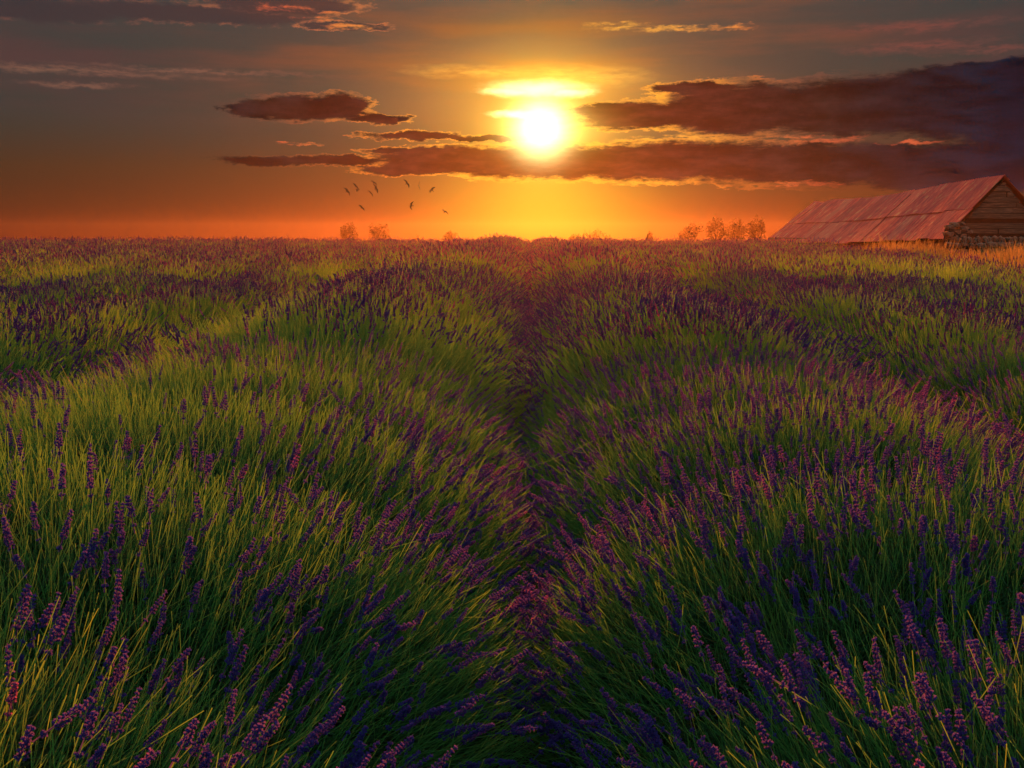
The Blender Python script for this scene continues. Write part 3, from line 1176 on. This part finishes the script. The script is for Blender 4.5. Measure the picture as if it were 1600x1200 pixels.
def make_tree(px0, px1, py_top, y, seed, label):
    """broadleaf tree filling the photo width px0..px1, top at py_top, standing y metres out"""
    r = random.Random(seed)
    a, c_ = spot(px0, 366, y), spot(px1, 366, y)
    cx = (a.x + c_.x) / 2
    wd = (c_.x - a.x) / 2
    zg = float(terrain(cx, y))
    top = spot((px0 + px1) / 2, py_top, y).z
    H = top - zg
    e = prop(link('tree', None), label, 'tree', 'faint trees in the haze beyond the field')
    e.location = (cx, y, zg)
    v, f = [], []

    def limb(p0, p1, r0, r1, n_=6):
        d = (p1 - p0).normalized()
        u = d.orthogonal().normalized()
        w_ = d.cross(u)
        i0 = len(v)
        for p_, rr_ in ((p0, r0), ((p0 + p1) / 2 + Vector((r.uniform(-.1, .1), r.uniform(-.1, .1), 0)), (r0 + r1) / 2), (p1, r1)):
            for k in range(n_):
                g = 2 * PI * k / n_
                v.append(p_ + (u * math.cos(g) + w_ * math.sin(g)) * rr_)
        for j in range(2):
            for k in range(n_):
                f.append((i0 + j * n_ + k, i0 + j * n_ + (k + 1) % n_, i0 + (j + 1) * n_ + (k + 1) % n_, i0 + (j + 1) * n_ + k))
    tr = .035 * H
    limb(Vector((0, 0, -.3)), Vector((r.uniform(-.2, .2), 0, H * .45)), tr * 1.3, tr * .7)
    tips = []
    for k in range(9):
        g = 2 * PI * k / 9 + r.uniform(-.3, .3)
        q = Vector((math.cos(g) * wd * r.uniform(.4, .72), math.sin(g) * wd * r.uniform(.4, .72), H * r.uniform(.45, .82)))
        limb(Vector((0, 0, H * r.uniform(.25, .42))), q, tr * .5, tr * .12, 5)
        tips.append(q)
    tips += [Vector((0, 0, H * .84)), Vector((wd * .25, 0, H * .75)), Vector((-wd * .3, 0, H * .72))]
    link('trunk', mesh('trunk', v, f, M_BARK), e)
    lv, lf = [], []
    for k in range(700):
        t_ = tips[r.randrange(len(tips))]
        q = Vector((r.gauss(0, 1), r.gauss(0, 1), r.gauss(0, 1)))
        q.normalize()
        q = t_ + Vector((q.x * wd * .34, q.y * wd * .34, q.z * H * .17)) * (r.random() ** .4)
        s = r.uniform(.10, .22) * (H / 7)
        d = Vector((r.gauss(0, 1), r.gauss(0, 1), r.gauss(0, 1))).normalized()
        u = d.orthogonal().normalized() * s
        w_ = d.cross(u).normalized() * s * .7
        i0 = len(lv)
        lv += [q - u, q - w_, q + u, q + w_]
        lf.append((i0, i0 + 1, i0 + 2, i0 + 3))
    o = link('crown', mesh('crown', lv, lf, M_CROWN), e)
    return e


TREES = [(528, 562, 344, 117, 'round hazy tree at the far left of the horizon trees, nearest under the birds'),
         (572, 612, 347, 121, 'wide low hazy tree just right of the leftmost horizon tree'),
         (640, 664, 367, 129, 'tiny bush like tree top barely showing over the field crest'),
         (688, 716, 357, 125, 'small round hazy tree standing alone left of the sun'),
         (884, 912, 364, 129, 'low faint tree below and right of the sun, left of a wider one'),
         (906, 962, 357, 126, 'wide faint spreading tree in the bright haze below the sun'),
         (1008, 1022, 358, 129, 'thin slender hazy tree standing alone right of the sun'),
         (1058, 1100, 345, 119, 'rounded orange hazed tree left of the tall clump by the barn'),
         (1098, 1142, 334, 114, 'tallest hazy tree in the clump left of the barn'),
         (1132, 1172, 339, 117, 'middle hazy tree of the clump left of the barn'),
         (1164, 1198, 336, 111, 'hazy tree of the clump nearest to the barn roof end')]
for i, (a, c_, t_, y, lab) in enumerate(TREES):
    make_tree(a, c_, t_, y, 50 + i, lab)

# ------------------------------------------------------------------ birds
M_BIRD, n, p = principled('dark feathers', .8)
tco = n.new('ShaderNodeTexCoord').outputs['Object']
n.put(p.inputs['Base Color'], n.ramp(n.noise(tco, 30, 3), [(.3, (.010, .009, .008)), (.7, (.028, .024, .020))]))


def bird_mesh(up_l, up_r, sweep):
    """one continuous body: beak to forked tail, with two swept wings lifted by up_l / up_r radians"""
    v, f = [], []
    prof = [(.095, .002), (.075, .012), (.05, .018), (.01, .022), (-.04, .017), (-.075, .008)]
    n_ = 6
    for y, r in prof:
        for k in range(n_):
            g = 2 * PI * k / n_
            v.append(Vector((math.cos(g) * r, y, math.sin(g) * r * .9)))
    for j in range(len(prof) - 1):
        for k in range(n_):
            f.append((j * n_ + k, j * n_ + (k + 1) % n_, (j + 1) * n_ + (k + 1) % n_, (j + 1) * n_ + k))
    f.append(tuple(range(n_)))
    i0 = len(v)
    v += [Vector((-.008, -.07, 0)), Vector((.008, -.07, 0)), Vector((.030, -.135, 0)), Vector((0, -.105, 0)), Vector((-.030, -.135, 0)), Vector((0, -.09, .006))]
    f += [(i0, i0 + 5, i0 + 3, i0 + 4), (i0 + 5, i0 + 1, i0 + 2, i0 + 3)]
    for s, up in ((1, up_r), (-1, up_l)):
        i0 = len(v)
        st = [(.012, .055, -.035), (.085, .072, -.016), (.16, .045 - .03 * sweep, -.030 - .02 * sweep), (.225, -.02 - .05 * sweep, -.045 - .05 * sweep)]
        z = .008
        px = .012
        for k, (x, yl, yt) in enumerate(st):
            a = up * (1.0 if k < 2 else .45)
            z += (x - px) * math.sin(a)
            X = .012 + (x - .012) * math.cos(up * .8)
            px = x
            v += [Vector((s * X, yl, z + .003)), Vector((s * X, yt, z - .003))]
        for k in range(3):
            f.append((i0 + 2 * k, i0 + 2 * k + 1, i0 + 2 * k + 3, i0 + 2 * k + 2))
    return mesh('bird', v, f, M_BIRD)


# px, py, size px, bank, heading, wing lifts, label
BIRDS = [(542.5, 299, 10, .95, .3, .25, .3, 'dark bird banking steeply at the far left end of the flock'),
         (555.8, 291, 8, .9, .2, .2, .35, 'dark bird directly above the one with V raised wings'),
         (556.8, 298.3, 8, -.3, 1.2, .7, .8, 'dark bird with V raised wings directly under another one at the left'),
         (584, 285.7, 8, .55, .4, .3, .3, 'upper bird of the close left pair, wings level'),
         (587.3, 294.5, 10, 1.15, .2, .2, .25, 'lower bird of the close left pair, wings nearly upright'),
         (579, 302, 8, .85, .3, .2, .2, 'small dark bird just below and left of the close pair'),
         (565.3, 324.5, 8, .8, .4, .2, .25, 'lowest dark bird on the left side of the flock'),
         (635.5, 286.5, 10, 1.0, .3, .2, .2, 'topmost dark bird in the middle, tilted down to the right'),
         (654, 290, 9, 1.5, .9, .6, .5, 'dark bird with upright wings between the middle top bird and the rightmost top one'),
         (674.8, 297, 9, -.8, .5, .5, .3, 'dark bird at upper right of the flock banking the other way'),
         (643, 321, 9, -1.35, .3, .3, .3, 'dark bird alone under the middle, wings nearly vertical'),
         (693.8, 331, 10, .45, .6, .7, .5, 'lowest rightmost dark bird with drooped bent wings')]
for (px, py, sz, bank, head, ul, ur, lab) in BIRDS:
    y = 38 + random.uniform(-3, 4)
    k = sz / 1550 * y / .40
    o = link('bird', bird_mesh(ul, ur, random.uniform(.4, 1.2)))
    o.location = spot(px, py, y)
    o.rotation_euler = (.95, bank, head)
    o.rotation_mode = 'XYZ'
    o.scale = (k * 1.35,) * 3
    prop(o, lab, 'bird', 'flock of dark birds in the sunset sky')

# ------------------------------------------------------------------ haze
HZ = bpy.data.materials.new('haze')
HZ.use_nodes = True
nt = HZ.node_tree
nt.nodes.clear()
pv = nt.nodes.new('ShaderNodeVolumePrincipled')
pv.inputs['Color'].default_value = (.95, .90, .86, 1)
pv.inputs['Density'].default_value = .00021
pv.inputs['Anisotropy'].default_value = .78
out = nt.nodes.new('ShaderNodeOutputMaterial')
nt.links.new(pv.outputs[0], out.inputs['Volume'])
zb = float(terrain(0, 240)) - 1.2
prop(link('haze', mesh('haze', box_verts(-270, 270, -70, 250, zb, 4.25), BOXF, HZ)), kind='stuff')
